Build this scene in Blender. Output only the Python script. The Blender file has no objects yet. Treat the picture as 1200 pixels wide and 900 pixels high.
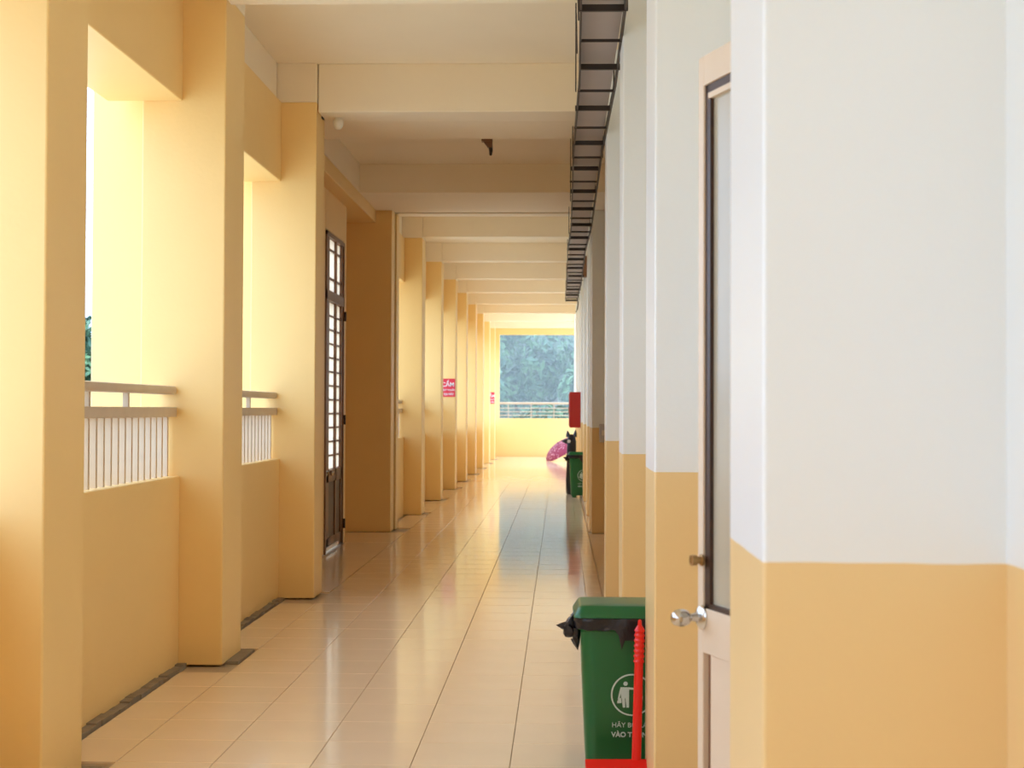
import bpy, bmesh, math, random
from mathutils import Vector, Matrix

random.seed(7)
scn = bpy.context.scene
COL = scn.collection
PI = math.pi

# ------------------------------------------------------------------ camera
# X = across the corridor (right +), Y = along the corridor, Z = up, metres
CAM_H = 1.435
cam_data = bpy.data.cameras.new('camera')
cam_data.sensor_width = 36.0
cam_data.lens = 36.0 * 1700.0 / 1200.0
cam_data.clip_start = 0.05
cam_data.clip_end = 400
cam_data.dof.use_dof = True
cam_data.dof.focus_distance = 7.5
cam_data.dof.aperture_fstop = 5.6
cam = bpy.data.objects.new('camera', cam_data)
COL.objects.link(cam)
yaw = math.atan(57.0 / 1700.0)
pitch = math.atan(30.0 / 1700.0)
roll = 0.0037
rot = Matrix.Rotation(yaw, 4, 'Z') @ Matrix.Rotation(PI / 2 + pitch, 4, 'X') @ Matrix.Rotation(roll, 4, 'Z')
cam.matrix_world = Matrix.Translation((0, 0, CAM_H)) @ rot
scn.camera = cam

# ------------------------------------------------------------------ sky (overcast, rainy) and exposure
world = bpy.data.worlds.new('overcast_sky')
scn.world = world
world.use_nodes = True
wn, wl = world.node_tree.nodes, world.node_tree.links
wn.clear()
w_out = wn.new('ShaderNodeOutputWorld')
w_bg = wn.new('ShaderNodeBackground')
w_tc = wn.new('ShaderNodeTexCoord')
w_sep = wn.new('ShaderNodeSeparateXYZ')
w_map = wn.new('ShaderNodeMapRange')
w_map.inputs[1].default_value = 0.0
w_map.inputs[2].default_value = 1.0
w_map.inputs[3].default_value = 0.9
w_map.inputs[4].default_value = 1.3
wl.new(w_tc.outputs['Generated'], w_sep.inputs[0])
wl.new(w_sep.outputs['Z'], w_map.inputs[0])
w_mul = wn.new('ShaderNodeMath'); w_mul.operation = 'MULTIPLY'
SKY = 3.3
w_mul.inputs[1].default_value = SKY
wl.new(w_map.outputs[0], w_mul.inputs[0])
w_bg.inputs['Color'].default_value = (0.62, 0.835, 1.16, 1)
wl.new(w_mul.outputs[0], w_bg.inputs['Strength'])
wl.new(w_bg.outputs[0], w_out.inputs['Surface'])

scn.view_settings.view_transform = 'Standard'
scn.view_settings.look = 'None'
scn.view_settings.gamma = 1.0
scn.view_settings.use_curve_mapping = False
scn.view_settings.exposure = 0.13
try:
    scn.cycles.use_denoising = True
    scn.cycles.max_bounces = 14
    scn.cycles.diffuse_bounces = 8
    scn.cycles.glossy_bounces = 5
    scn.cycles.transmission_bounces = 6
    scn.cycles.volume_bounces = 1
except Exception:
    pass


# ------------------------------------------------------------------ materials
def srgb(r, g, b):
    def c(u):
        u /= 255.0
        return u / 12.92 if u <= 0.04045 else ((u + 0.055) / 1.055) ** 2.4
    return (c(r), c(g), c(b), 1)


def mat(name, color, rough=0.5, metal=0.0, spec=0.5, noise=0.0, nscale=8.0, bump=0.0, bscale=60.0, coat=0.0):
    m = bpy.data.materials.new(name)
    m.use_nodes = True
    nt = m.node_tree
    b = nt.nodes['Principled BSDF']
    b.inputs['Base Color'].default_value = color
    b.inputs['Roughness'].default_value = rough
    b.inputs['Metallic'].default_value = metal
    b.inputs['Specular IOR Level'].default_value = spec
    b.inputs['Coat Weight'].default_value = coat
    if noise > 0 or bump > 0:
        tc = nt.nodes.new('ShaderNodeTexCoord')
    if noise > 0:
        n = nt.nodes.new('ShaderNodeTexNoise')
        n.inputs['Scale'].default_value = nscale
        n.inputs['Detail'].default_value = 5
        nt.links.new(tc.outputs['Object'], n.inputs['Vector'])
        mx = nt.nodes.new('ShaderNodeMix'); mx.data_type = 'RGBA'
        mx.inputs['A'].default_value = tuple(max(0, c * (1 - noise)) for c in color[:3]) + (1,)
        mx.inputs['B'].default_value = tuple(min(1, c * (1 + noise)) for c in color[:3]) + (1,)
        nt.links.new(n.outputs['Fac'], mx.inputs['Factor'])
        nt.links.new(mx.outputs['Result'], b.inputs['Base Color'])
    if bump > 0:
        n2 = nt.nodes.new('ShaderNodeTexNoise')
        n2.inputs['Scale'].default_value = bscale
        n2.inputs['Detail'].default_value = 3
        nt.links.new(tc.outputs['Object'], n2.inputs['Vector'])
        bp = nt.nodes.new('ShaderNodeBump')
        bp.inputs['Strength'].default_value = bump
        bp.inputs['Distance'].default_value = 0.01
        nt.links.new(n2.outputs['Fac'], bp.inputs['Height'])
        nt.links.new(bp.outputs['Normal'], b.inputs['Normal'])
    return m


YELLOW = (0.94, 0.642, 0.255, 1)
DADO = (0.86, 0.61, 0.285, 1)
WHITE = (0.86, 0.875, 0.85, 1)


def two_tone(name, height, top=WHITE, low=DADO, rough=0.33):
    """wall paint: white above a tan dado whose hand-painted top edge is at the given height"""
    m = bpy.data.materials.new(name)
    m.use_nodes = True
    nt = m.node_tree
    b = nt.nodes['Principled BSDF']
    b.inputs['Roughness'].default_value = rough
    g = nt.nodes.new('ShaderNodeNewGeometry')
    s = nt.nodes.new('ShaderNodeSeparateXYZ')
    nt.links.new(g.outputs['Position'], s.inputs[0])
    n = nt.nodes.new('ShaderNodeTexNoise')
    n.inputs['Scale'].default_value = 7
    nt.links.new(g.outputs['Position'], n.inputs['Vector'])
    a = nt.nodes.new('ShaderNodeMath'); a.operation = 'MULTIPLY_ADD'
    a.inputs[1].default_value = 0.006
    nt.links.new(n.outputs['Fac'], a.inputs[0])
    nt.links.new(s.outputs['Z'], a.inputs[2])
    c = nt.nodes.new('ShaderNodeMath'); c.operation = 'GREATER_THAN'
    c.inputs[1].default_value = height + 0.003
    nt.links.new(a.outputs[0], c.inputs[0])
    mx = nt.nodes.new('ShaderNodeMix'); mx.data_type = 'RGBA'
    mx.inputs['A'].default_value = low
    mx.inputs['B'].default_value = top
    nt.links.new(c.outputs[0], mx.inputs['Factor'])
    nt.links.new(mx.outputs['Result'], b.inputs['Base Color'])
    n2 = nt.nodes.new('ShaderNodeTexNoise')
    n2.inputs['Scale'].default_value = 45
    nt.links.new(g.outputs['Position'], n2.inputs['Vector'])
    bp = nt.nodes.new('ShaderNodeBump')
    bp.inputs['Strength'].default_value = 0.06
    bp.inputs['Distance'].default_value = 0.01
    nt.links.new(n2.outputs['Fac'], bp.inputs['Height'])
    nt.links.new(bp.outputs['Normal'], b.inputs['Normal'])
    return m


M = {}
M['yellow'] = mat('yellow_wall_paint', YELLOW, 0.45, noise=0.03, nscale=2.5, bump=0.06, bscale=45)
M['cream'] = mat('ceiling_paint', (0.94, 0.81, 0.60, 1), 0.7, noise=0.03, nscale=2, bump=0.05, bscale=40)
M['tile'] = mat('polished_beige_tile', (0.93, 0.74, 0.52, 1), 0.10, spec=0.5, noise=0.05, nscale=3, bump=0.02, bscale=4)
M['grout'] = mat('tile_grout', (0.46, 0.35, 0.23, 1), 0.8)
M['cement'] = mat('bare_cement', (0.30, 0.235, 0.165, 1), 0.85, noise=0.3, nscale=20, bump=0.4, bscale=40)
M['beige_metal'] = mat('beige_painted_steel', (0.64, 0.50, 0.36, 1), 0.4, noise=0.08, nscale=12)
M['dark_steel'] = mat('dark_brown_steel', (0.035, 0.022, 0.016, 1), 0.5, noise=0.2, nscale=20)
M['grey_steel'] = mat('galvanised_sheet', (0.42, 0.36, 0.33, 1), 0.45, metal=0.1, noise=0.08, nscale=6)
M['green_plastic'] = mat('green_bin_plastic', (0.006, 0.115, 0.028, 1), 0.33, noise=0.06, nscale=10)
M['black_bag'] = mat('black_bin_liner', (0.012, 0.009, 0.013, 1), 0.28, bump=0.5, bscale=30)
M['dark_bin'] = mat('dark_grey_plastic', (0.02, 0.022, 0.022, 1), 0.35)
M['print_white'] = mat('pale_print', (0.55, 0.70, 0.62, 1), 0.5)
M['sign_white'] = mat('white_lettering', (0.85, 0.80, 0.80, 1), 0.5)
M['red_plastic'] = mat('red_plastic', (0.78, 0.012, 0.006, 1), 0.35)
M['red_metal'] = mat('red_enamel', (0.42, 0.014, 0.008, 1), 0.35, noise=0.06, nscale=6)
M['red_sign'] = mat('red_sign_enamel', (0.72, 0.03, 0.06, 1), 0.4)
M['door_wood'] = mat('pale_pinkish_wood', (0.74, 0.59, 0.43, 1), 0.4, noise=0.06, nscale=9)
M['door_dark'] = mat('dark_door_bead', (0.05, 0.022, 0.012, 1), 0.4)
M['brown_wood'] = mat('brown_door_frame', (0.22, 0.10, 0.045, 1), 0.4, noise=0.15, nscale=9)
M['brown_panel'] = mat('dark_brown_door_panel', (0.055, 0.02, 0.012, 1), 0.4, noise=0.15, nscale=9)
M['chrome'] = mat('brushed_chrome', (0.62, 0.60, 0.57, 1), 0.2, metal=1.0)
M['brass'] = mat('worn_brass', (0.50, 0.33, 0.15, 1), 0.35, metal=0.9)
M['offwhite'] = mat('offwhite_plastic', (0.78, 0.72, 0.60, 1), 0.4)
M['grey_plastic'] = mat('grey_plastic', (0.55, 0.52, 0.52, 1), 0.5)
M['ground'] = mat('wet_paving', (0.70, 0.63, 0.50, 1), 0.6, noise=0.1, nscale=0.4)
M['bark'] = mat('bark', (0.11, 0.08, 0.055, 1), 0.85, noise=0.3, nscale=6)


def leaf_mat(name, c1, c2):
    m = bpy.data.materials.new(name)
    m.use_nodes = True
    nt = m.node_tree
    b = nt.nodes['Principled BSDF']
    b.inputs['Roughness'].default_value = 0.5
    g = nt.nodes.new('ShaderNodeNewGeometry')
    n = nt.nodes.new('ShaderNodeTexNoise')
    n.inputs['Scale'].default_value = 0.9
    n.inputs['Detail'].default_value = 4
    nt.links.new(g.outputs['Position'], n.inputs['Vector'])
    mx = nt.nodes.new('ShaderNodeMix'); mx.data_type = 'RGBA'
    mx.inputs['A'].default_value = c1
    mx.inputs['B'].default_value = c2
    r = nt.nodes.new('ShaderNodeMapRange')
    r.inputs[1].default_value = 0.38
    r.inputs[2].default_value = 0.62
    nt.links.new(n.outputs['Fac'], r.inputs[0])
    nt.links.new(r.outputs[0], mx.inputs['Factor'])
    nt.links.new(mx.outputs['Result'], b.inputs['Base Color'])
    return m


M['leaf'] = leaf_mat('grey_green_leaves', (0.05, 0.12, 0.07, 1), (0.16, 0.28, 0.12, 1))

m = bpy.data.materials.new('frosted_glass')
m.use_nodes = True
nt = m.node_tree
b = nt.nodes['Principled BSDF']
b.inputs['Base Color'].default_value = (0.93, 0.84, 0.72, 1)
b.inputs['Roughness'].default_value = 0.35
tr = nt.nodes.new('ShaderNodeBsdfTranslucent')
tr.inputs['Color'].default_value = (0.97, 0.88, 0.76, 1)
ms = nt.nodes.new('ShaderNodeMixShader')
ms.inputs[0].default_value = 0.8
nt.links.new(b.outputs[0], ms.inputs[1])
nt.links.new(tr.outputs[0], ms.inputs[2])
nt.links.new(ms.outputs[0], nt.nodes['Material Output'].inputs['Surface'])
M['frosted'] = m

# streaky grey-beige patterned glass of the near door
M['door_glass'] = mat('streaked_obscure_glass', (0.47, 0.41, 0.30, 1), 0.25, noise=0.16, nscale=3)

# pink umbrella cloth with pale dots
m = bpy.data.materials.new('dotted_pink_cloth')
m.use_nodes = True
nt = m.node_tree
b = nt.nodes['Principled BSDF']
b.inputs['Roughness'].default_value = 0.6
tc = nt.nodes.new('ShaderNodeTexCoord')
vo = nt.nodes.new('ShaderNodeTexVoronoi')
vo.inputs['Scale'].default_value = 14
nt.links.new(tc.outputs['Object'], vo.inputs['Vector'])
cr = nt.nodes.new('ShaderNodeMath'); cr.operation = 'LESS_THAN'
cr.inputs[1].default_value = 0.28
nt.links.new(vo.outputs['Distance'], cr.inputs[0])
mx = nt.nodes.new('ShaderNodeMix'); mx.data_type = 'RGBA'
mx.inputs['A'].default_value = (0.30, 0.035, 0.10, 1)
mx.inputs['B'].default_value = (0.68, 0.36, 0.48, 1)
nt.links.new(cr.outputs[0], mx.inputs['Factor'])
nt.links.new(mx.outputs['Result'], b.inputs['Base Color'])
M['umbrella'] = m

DADO_M = {}


def dado(h):
    k = round(h, 3)
    if k not in DADO_M:
        DADO_M[k] = two_tone('white_over_tan_paint', k)
    return DADO_M[k]


# ------------------------------------------------------------------ mesh helpers
def bm_box(bm, x0, x1, y0, y1, z0, z1, bev=0.0):
    r = bmesh.ops.create_cube(bm, size=1.0)
    vs = r['verts']
    sx, sy, sz = x1 - x0, y1 - y0, z1 - z0
    for v in vs:
        v.co = Vector(((v.co.x + 0.5) * sx + x0, (v.co.y + 0.5) * sy + y0, (v.co.z + 0.5) * sz + z0))
    if bev > 0:
        es = list({e for v in vs for e in v.link_edges})
        bmesh.ops.bevel(bm, geom=es, offset=bev, segments=2, affect='EDGES', profile=0.5)
    return vs


def bm_cyl(bm, p0, p1, r0, r1=None, seg=12, caps=True):
    if r1 is None:
        r1 = r0
    p0, p1 = Vector(p0), Vector(p1)
    d = p1 - p0
    L = d.length
    q = Vector((0, 0, 1)).rotation_difference(d.normalized())
    mtx = Matrix.Translation((p0 + p1) / 2) @ q.to_matrix().to_4x4()
    bmesh.ops.create_cone(bm, cap_ends=caps, segments=seg, radius1=r0, radius2=r1, depth=L, matrix=mtx)


def bm_tube(bm, pts, r, seg=8):
    pts = [Vector(p) for p in pts]
    rings = []
    for i, p in enumerate(pts):
        a = pts[max(0, i - 1)]
        c = pts[min(len(pts) - 1, i + 1)]
        t = (c - a).normalized()
        up = Vector((0, 0, 1)) if abs(t.z) < 0.9 else Vector((1, 0, 0))
        u = t.cross(up).normalized()
        w = u.cross(t).normalized()
        rr = r[i] if isinstance(r, (list, tuple)) else r
        rings.append([bm.verts.new(p + u * math.cos(2 * PI * k / seg) * rr + w * math.sin(2 * PI * k / seg) * rr) for k in range(seg)])
    for i in range(len(rings) - 1):
        for k in range(seg):
            bm.faces.new((rings[i][k], rings[i][(k + 1) % seg], rings[i + 1][(k + 1) % seg], rings[i + 1][k]))
    bm.faces.new(rings[0][::-1])
    bm.faces.new(rings[-1])


def bm_lathe(bm, prof, origin, axis, seg=20):
    """prof: list of (distance along axis, radius)"""
    q = Vector((0, 0, 1)).rotation_difference(Vector(axis).normalized()).to_matrix()
    o = Vector(origin)
    rings = []
    for d, r in prof:
        if r <= 1e-6:
            rings.append([bm.verts.new(o + q @ Vector((0, 0, d)))])
        else:
            rings.append([bm.verts.new(o + q @ Vector((math.cos(2 * PI * k / seg) * r, math.sin(2 * PI * k / seg) * r, d))) for k in range(seg)])
    for a, c in zip(rings[:-1], rings[1:]):
        if len(a) == 1 and len(c) == 1:
            continue
        for k in range(seg):
            k2 = (k + 1) % seg
            if len(a) == 1:
                bm.faces.new((a[0], c[k2], c[k]))
            elif len(c) == 1:
                bm.faces.new((a[k], a[k2], c[0]))
            else:
                bm.faces.new((a[k], a[k2], c[k2], c[k]))


def rrect(hx, hy, r, n=5):
    out = []
    for cx, cy, a0 in ((hx - r, hy - r, 0), (-hx + r, hy - r, PI / 2), (-hx + r, -hy + r, PI), (hx - r, -hy + r, 1.5 * PI)):
        for i in range(n + 1):
            a = a0 + PI / 2 * i / n
            out.append((cx + r * math.cos(a), cy + r * math.sin(a)))
    return out


def bm_loft(bm, sections, cap0=True, cap1=True):
    """sections: list of equal-length point loops"""
    rings = [[bm.verts.new(p) for p in s] for s in sections]
    n = len(rings[0])
    for a, c in zip(rings[:-1], rings[1:]):
        for k in range(n):
            bm.faces.new((a[k], a[(k + 1) % n], c[(k + 1) % n], c[k]))
    if cap0:
        bm.faces.new(rings[0][::-1])
    if cap1:
        bm.faces.new(rings[-1])


def obj(name, bm, material, parent=None, smooth=False, kind=None, loc=None):
    bmesh.ops.recalc_face_normals(bm, faces=bm.faces)
    me = bpy.data.meshes.new(name)
    bm.to_mesh(me)
    bm.free()
    if smooth:
        for p in me.polygons:
            p.use_smooth = True
        try:
            me.set_sharp_from_angle(angle=math.radians(40))
        except Exception:
            pass
    me.materials.append(material)
    o = bpy.data.objects.new(name, me)
    COL.objects.link(o)
    if parent is not None:
        o.parent = parent
    if loc is not None:
        o.location = loc
    if kind:
        o['kind'] = kind
    return o


def box(name, x0, x1, y0, y1, z0, z1, material, parent=None, bev=0.0, kind=None):
    bm = bmesh.new()
    bm_box(bm, x0, x1, y0, y1, z0, z1, bev)
    return obj(name, bm, material, parent, kind=kind)


def tag(o, label=None, cat=None, group=None, kind=None):
    if label:
        o['label'] = label
    if cat:
        o['category'] = cat
    if group:
        o['group'] = group
    if kind:
        o['kind'] = kind
    return o


def empty(name, loc=(0, 0, 0), rz=0.0):
    o = bpy.data.objects.new(name, None)
    o.empty_display_size = 0.1
    COL.objects.link(o)
    o.location = loc
    o.rotation_euler = (0, 0, rz)
    return o


def copy_tree(o, parent=None):
    c = o.copy()
    COL.objects.link(c)
    if parent is not None:
        c.parent = parent
    for ch in list(o.children):
        copy_tree(ch, c)
    return c


# ------------------------------------------------------------------ layout numbers
XL = -1.886          # corridor side of the left pillars
XP = -2.13           # inner face of parapets and lintels
XR = 0.33            # corridor side of the right pillars
ZC = 4.07            # ceiling
ZH = 3.77            # top of yellow paint
P_NEAR = [(2.40, 0.45), (5.25, 0.45), (8.07, 0.48), (10.95, 0.37)]
P_FAR = [(19.67, 0.45), (22.85, 0.42), (25.96, 0.45), (28.95, 0.45), (32.15, 0.45), (35.25, 0.45), (38.4, 0.45), (41.5, 0.45)]
Y_END = 44.4

# ------------------------------------------------------------------ floor
floor = box('floor', -2.75, 0.95, -8.0, 44.6, -0.25, -0.012, M['grout'], kind='structure')
TILE = 0.4
GAP = 0.003


def tile_mesh(w, l):
    bm = bmesh.new()
    vs = bm_box(bm, -w / 2 + GAP / 2, w / 2 - GAP / 2, -l / 2 + GAP / 2, l / 2 - GAP / 2, -0.012, 0.0)
    top = [e for e in bm.edges if all(v.co.z > -0.001 for v in e.verts)]
    bmesh.ops.bevel(bm, geom=top, offset=0.0012, segments=1, affect='EDGES')
    bmesh.ops.delete(bm, geom=[f for f in bm.faces if f.calc_center_median().z < -0.0119], context='FACES')
    me = bpy.data.meshes.new('tile')
    bm.to_mesh(me); bm.free()
    me.materials.append(M['tile'])
    return me


MAIN_COLS = [(-1.8 + TILE * i, -1.8 + TILE * (i + 1)) for i in range(5)] + [(0.2, XR - 0.004)]
tile_me = {}


def get_tile(w, l):
    k = (round(w, 3), round(l, 3))
    if k not in tile_me:
        tile_me[k] = tile_mesh(w, l)
    return tile_me[k]


def blocked_left(y0, y1):
    for p, l in P_NEAR + P_FAR:
        if y1 > p - 0.005 and y0 < p + l + 0.005:
            return True
    return y1 > 10.9 and y0 < 19.0


far_bm = bmesh.new()
row0 = -3.0 + 0.06 - 12 * TILE
r = 0
while True:
    y0 = row0 + r * TILE
    y1 = y0 + TILE
    r += 1
    if y1 > Y_END:
        break
    cols = list(MAIN_COLS)
    if not blocked_left(y0, y1):
        cols.append((-2.065, -1.8))
    for (a, c) in cols:
        if 4.4 < y0 < 20.6:
            o = bpy.data.objects.new('tile', get_tile(c - a, TILE))
            COL.objects.link(o)
            o.parent = floor
            o.location = ((a + c) / 2, (y0 + y1) / 2, 0.0)
            o.rotation_euler = (random.uniform(-1, 1) * 0.0014, random.uniform(-1, 1) * 0.0014, 0)
        else:
            bm_box(far_bm, a + GAP / 2, c - GAP / 2, y0 + GAP / 2, y1 - GAP / 2, -0.012, random.uniform(-0.0006, 0.0003))
obj('tile_field', far_bm, M['tile'], floor, kind='stuff')
# tiles in the recesses between the right-hand pillars, in the stair recess and beside the left wall
rec = bmesh.new()
for a, c in ((5.66, 7.77), (8.21, 10.56), (10.93, 16.88), (17.23, 19.65)):
    bm_box(rec, XR + 0.004, 0.79, a, c, -0.012, 0.0)
for i, (p, l) in enumerate(P_FAR):
    q = P_FAR[i + 1][0] - 0.02 if i + 1 < len(P_FAR) else 44.38
    bm_box(rec, 0.365, 0.79, p + l + 0.02, q, -0.012, 0.0)
bm_box(rec, -2.06, -1.804, 17.52, 19.65, -0.012, 0.0)
bm_box(rec, -2.31, -1.804, 11.34, 15.58, -0.012, 0.0)
bm_box(rec, -3.4, -1.804, 15.59, 16.88, -0.012, 0.0)
obj('tile_patch', rec, M['tile'], floor)
# ragged rendered strip where the parapet meets the floor
strip = bmesh.new()
for a, c in ((2.87, 5.23), (5.72, 8.05), (8.57, 10.93)):
    y = a
    while y < c - 0.02:
        l = min(random.uniform(0.06, 0.16), c - y)
        bm_box(strip, XP - 0.012, XP + 0.05 + random.uniform(-0.004, 0.006), y, y + l, -0.012, 0.006 + random.uniform(0, 0.012))
        y += l
for p, l in P_NEAR[1:3]:
    bm_box(strip, XL - 0.02, XL + 0.07, p + 0.1, p + l + 0.06, -0.012, 0.006)
obj('cement_strip', strip, M['cement'], floor)

# ------------------------------------------------------------------ ceiling and beams
ceiling = box('ceiling', -2.6, 0.95, -8.0, 44.6, ZC, ZC + 0.15, M['cream'], kind='structure')


def cbox(name, *a):
    return box(name, *a, M['cream'], ceiling, bev=0.006)


for y0, y1, zb in ((2.4, 2.65, 3.70), (5.25, 5.5, 3.70), (7.82, 8.05, 3.70), (10.98, 11.33, 3.70)):
    cbox('beam', XL + 0.03, 0.80, y0, y1, zb, ZC)
for y0, y1, zb in ((11.33, 12.1, 3.70), (15.5, 16.88, 3.76)):
    cbox('beam', -2.17, 0.80, y0, y1, zb, ZC)
for p, l in P_FAR:
    cbox('beam', XL + 0.002, 0.80, p + 0.03, p + 0.30, 3.785, ZC)
for y0, y1 in ((-8.0, 2.38), (2.87, 5.23), (5.72, 8.05), (8.57, 10.93), (11.34, 15.48)):
    cbox('edge_beam', -2.55, -2.165, y0, y1, ZH, ZC)
ys = [17.6] + [p for p, l in P_FAR]
ye = [p - 0.02 for p, l in P_FAR] + [44.38]
for i in range(len(ys)):
    a = ys[i] if i == 0 else ys[i] + P_FAR[i - 1][1] + 0.02
    cbox('edge_beam', -2.55, -2.165, a, ye[i], ZH + 0.02, ZC)
# portal beam at the expansion joint between the two blocks
cbox('portal_beam', -1.98, 0.80, 16.9, 17.2, 3.78, ZC)
cbox('portal_beam', -1.96, 0.80, 17.25, 17.5, 3.77, ZC)

# ------------------------------------------------------------------ left side: pillars, parapets, lintels, fins
wall_left = tag(empty('wall_left'), kind='structure')


def lbox(name, *a, m=None, bev=0.008):
    return box(name, *a, m or M['yellow'], wall_left, bev=bev)


for p, l in P_NEAR + P_FAR:
    xin = XL if abs(p - 10.95) > 0.01 else -1.862
    lbox('pillar', -2.36, xin, p, p + l, 0.0, ZH)
    box('pillar_head', -2.36, xin, p, p + l, ZH, ZC, M['cream'], wall_left, bev=0.006)
    if p < 41 and p > 2.0:
        lbox('fin', -2.70, -2.34, p + 0.18, p + l, -1.2, 4.6)
lbox('pillar', -2.36, XL, -0.6, -0.15, 0.0, ZC)
bays = [(-8.0, -0.6), (-0.15, 2.40), (2.85, 5.25), (5.70, 8.07), (8.55, 10.95)]
fb = [(17.5, 19.67)]
for i in range(len(P_FAR) - 1):
    fb.append((P_FAR[i][0] + P_FAR[i][1], P_FAR[i + 1][0]))
fb.append((41.95, 44.4))
for a, c in bays + fb:
    lbox('parapet', -2.31, XP, a, c, -0.4, 1.057)
    lbox('lintel', -2.56, XP, a, c, 3.165, ZH)
# bay closed by the wall with the glazed door, then the stair recess
DX = -2.32
lbox('wall_panel', DX - 0.2, DX, 11.32, 14.2, 0.0, 3.62)
lbox('wall_panel', DX - 0.2, DX, 15.42, 15.6, 0.0, 3.62)
lbox('wall_panel', DX - 0.2, DX, 14.2, 15.42, 3.22, 3.62)
lbox('lintel', -2.56, -2.17, 11.32, 16.9, 3.62, ZH)
box('edge_beam', -2.55, -2.165, 15.48, 16.9, ZH, ZC, M['cream'], wall_left)
lbox('recess_wall', -3.5, -2.52, 15.45, 15.6, 0.0, ZC)
lbox('recess_wall', -3.6, -3.45, 15.45, 17.2, 0.0, ZC)
lbox('recess_ceiling', -3.5, -2.56, 15.6, 16.9, 3.62, 3.75)
lbox('cross_wall', -3.5, -1.98, 16.9, 17.2, 0.0, 3.78)
box('cross_wall_head', -2.6, -1.98, 16.9, 17.2, 3.78, ZC, M['cream'], wall_left)
box('cross_wall_head', -2.6, -1.96, 17.25, 17.5, 3.77, ZC, M['cream'], wall_left)
lbox('cross_wall', -2.9, -1.96, 17.25, 17.5, 0.0, 3.77)
box('expansion_joint', -2.5, -2.0, 17.2, 17.25, 0.0, ZC, M['dark_steel'], wall_left)

# ------------------------------------------------------------------ right side
wall_right = tag(empty('wall_right'), kind='structure')


def rbox(name, h, *a, bev=0.008):
    return box(name, *a, dado(h), wall_right, bev=bev)


rbox('pillar', 1.188, XR, 0.760, 2.377, 2.84, 0.0, ZC, bev=0.006)
rbox('wall_panel', 1.188, 0.722, 0.93, -8.0, 2.40, 0.0, ZC, bev=0)
rbox('pillar', 1.217, XR, 0.82, 5.114, 5.64, 0.0, ZC)
rbox('pillar', 1.2, XR, 0.82, 7.79, 8.19, 0.0, ZC)
rbox('pillar', 1.21, XR, 0.82, 10.58, 10.91, 0.0, ZC)
rbox('cross_wall', 1.228, 0.36, 0.82, 16.9, 17.2, 0.0, ZC)
rbox('cross_wall', 1.228, 0.35, 0.82, 17.25, 17.5, 0.0, ZC)
box('expansion_joint', 0.38, 0.8, 17.2, 17.25, 0.0, 3.78, M['dark_steel'], wall_right)
for p, l in P_FAR[:-1]:
    rbox('pillar', 1.21, 0.36, 0.82, p, p + l, 0.0, ZC)
rbox('pillar', 1.21, 0.40, 0.82, 41.5, 41.95, 0.0, ZC)
for a, c in ((5.64, 7.79), (8.19, 10.58), (10.91, 16.9), (17.5, 19.67)):
    rbox('wall_panel', 1.21, 0.80, 0.93, a, c, 0.0, ZC)
for i in range(5):     # beyond these the right side is left open, unseen, to let daylight in
    a = P_FAR[i][0] + P_FAR[i][1]
    c = P_FAR[i + 1][0]
    rbox('wall_panel', 1.21, 0.80, 0.93, a, c, 0.0, ZC)
# bay with the open door
rbox('wall_panel', 1.217, 0.62, 0.80, 3.74, 5.114, 0.0, ZC)
rbox('wall_panel', 1.217, 0.62, 0.80, 2.84, 3.74, 2.38, ZC)
rbox('wall_panel', 1.217, 0.62, 0.72, 2.84, 2.905, 0.0, 2.38)
box('room_back_wall', 2.4, 2.5, 2.3, 5.2, 0.0, ZC, M['cream'], wall_right)
box('room_side_wall', 0.93, 2.4, 2.3, 2.4, 0.0, ZC, M['cream'], wall_right)
box('room_side_wall', 0.93, 2.4, 5.1, 5.2, 0.0, ZC, M['cream'], wall_right)
box('room_ceiling', 0.95, 2.4, 2.4, 5.1, ZC, ZC + 0.1, M['cream'], wall_right)
box('room_floor', 0.95, 2.4, 2.4, 5.1, -0.1, -0.005, M['cement'], wall_right)

wall_back_light_block = box('wall_back_light_block', -2.6, 0.93, -8.2, -8.0, 0.0, ZC, M['yellow'], None, kind='structure')  # unseen wall added behind the camera to cut frontal daylight

# ------------------------------------------------------------------ end of the corridor
wall_end = tag(empty('wall_end'), kind='structure')
box('parapet', -2.7, 0.95, Y_END, 44.58, -0.4, 1.17, M['yellow'], wall_end, bev=0.01)
box('header', -2.7, 0.95, Y_END, 44.6, 3.73, ZC + 0.1, M['yellow'], wall_end, bev=0.008)
box('corner_pillar', -2.36, -1.875, Y_END, 44.62, 1.17, 3.73, M['yellow'], wall_end)
box('corner_pillar', 0.47, 0.95, Y_END, 44.62, 1.17, 3.73, M['yellow'], wall_end)

# ------------------------------------------------------------------ right door (ajar, opening into the corridor)
door = tag(empty('door_1', (0.615, 2.9, 0.0)), kind='structure')
# local +x runs from the hinge to the lock edge, local +y is the corridor face
dv = Vector((0.351 - 0.603, 3.66 - 2.9, 0))
door.rotation_euler = (0, 0, math.atan2(dv.y, dv.x))
DW, DT, DHT = 0.80, 0.04, 2.32
bm = bmesh.new()
bm_box(bm, 0.0, 0.055, -DT / 2, DT / 2, 0.01, DHT, 0.003)
bm_box(bm, DW - 0.032, DW, -DT / 2, DT / 2, 0.01, DHT, 0.003)
bm_box(bm, 0.055, DW - 0.032, -DT / 2, DT / 2, DHT - 0.075, DHT, 0.002)
bm_box(bm, 0.055, DW - 0.032, -DT / 2, DT / 2, 0.835, 0.945, 0.002)
bm_box(bm, 0.055, DW - 0.032, -DT / 2, DT / 2, 0.01, 0.16, 0.002)
obj('door_leaf', bm, M['door_wood'], door)
bm = bmesh.new()
x0, x1, z0, z1 = 0.055, DW - 0.032, 0.945, DHT - 0.075
bm_box(bm, x0, x0 + 0.026, -0.012, 0.014, z0, z1)
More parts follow.
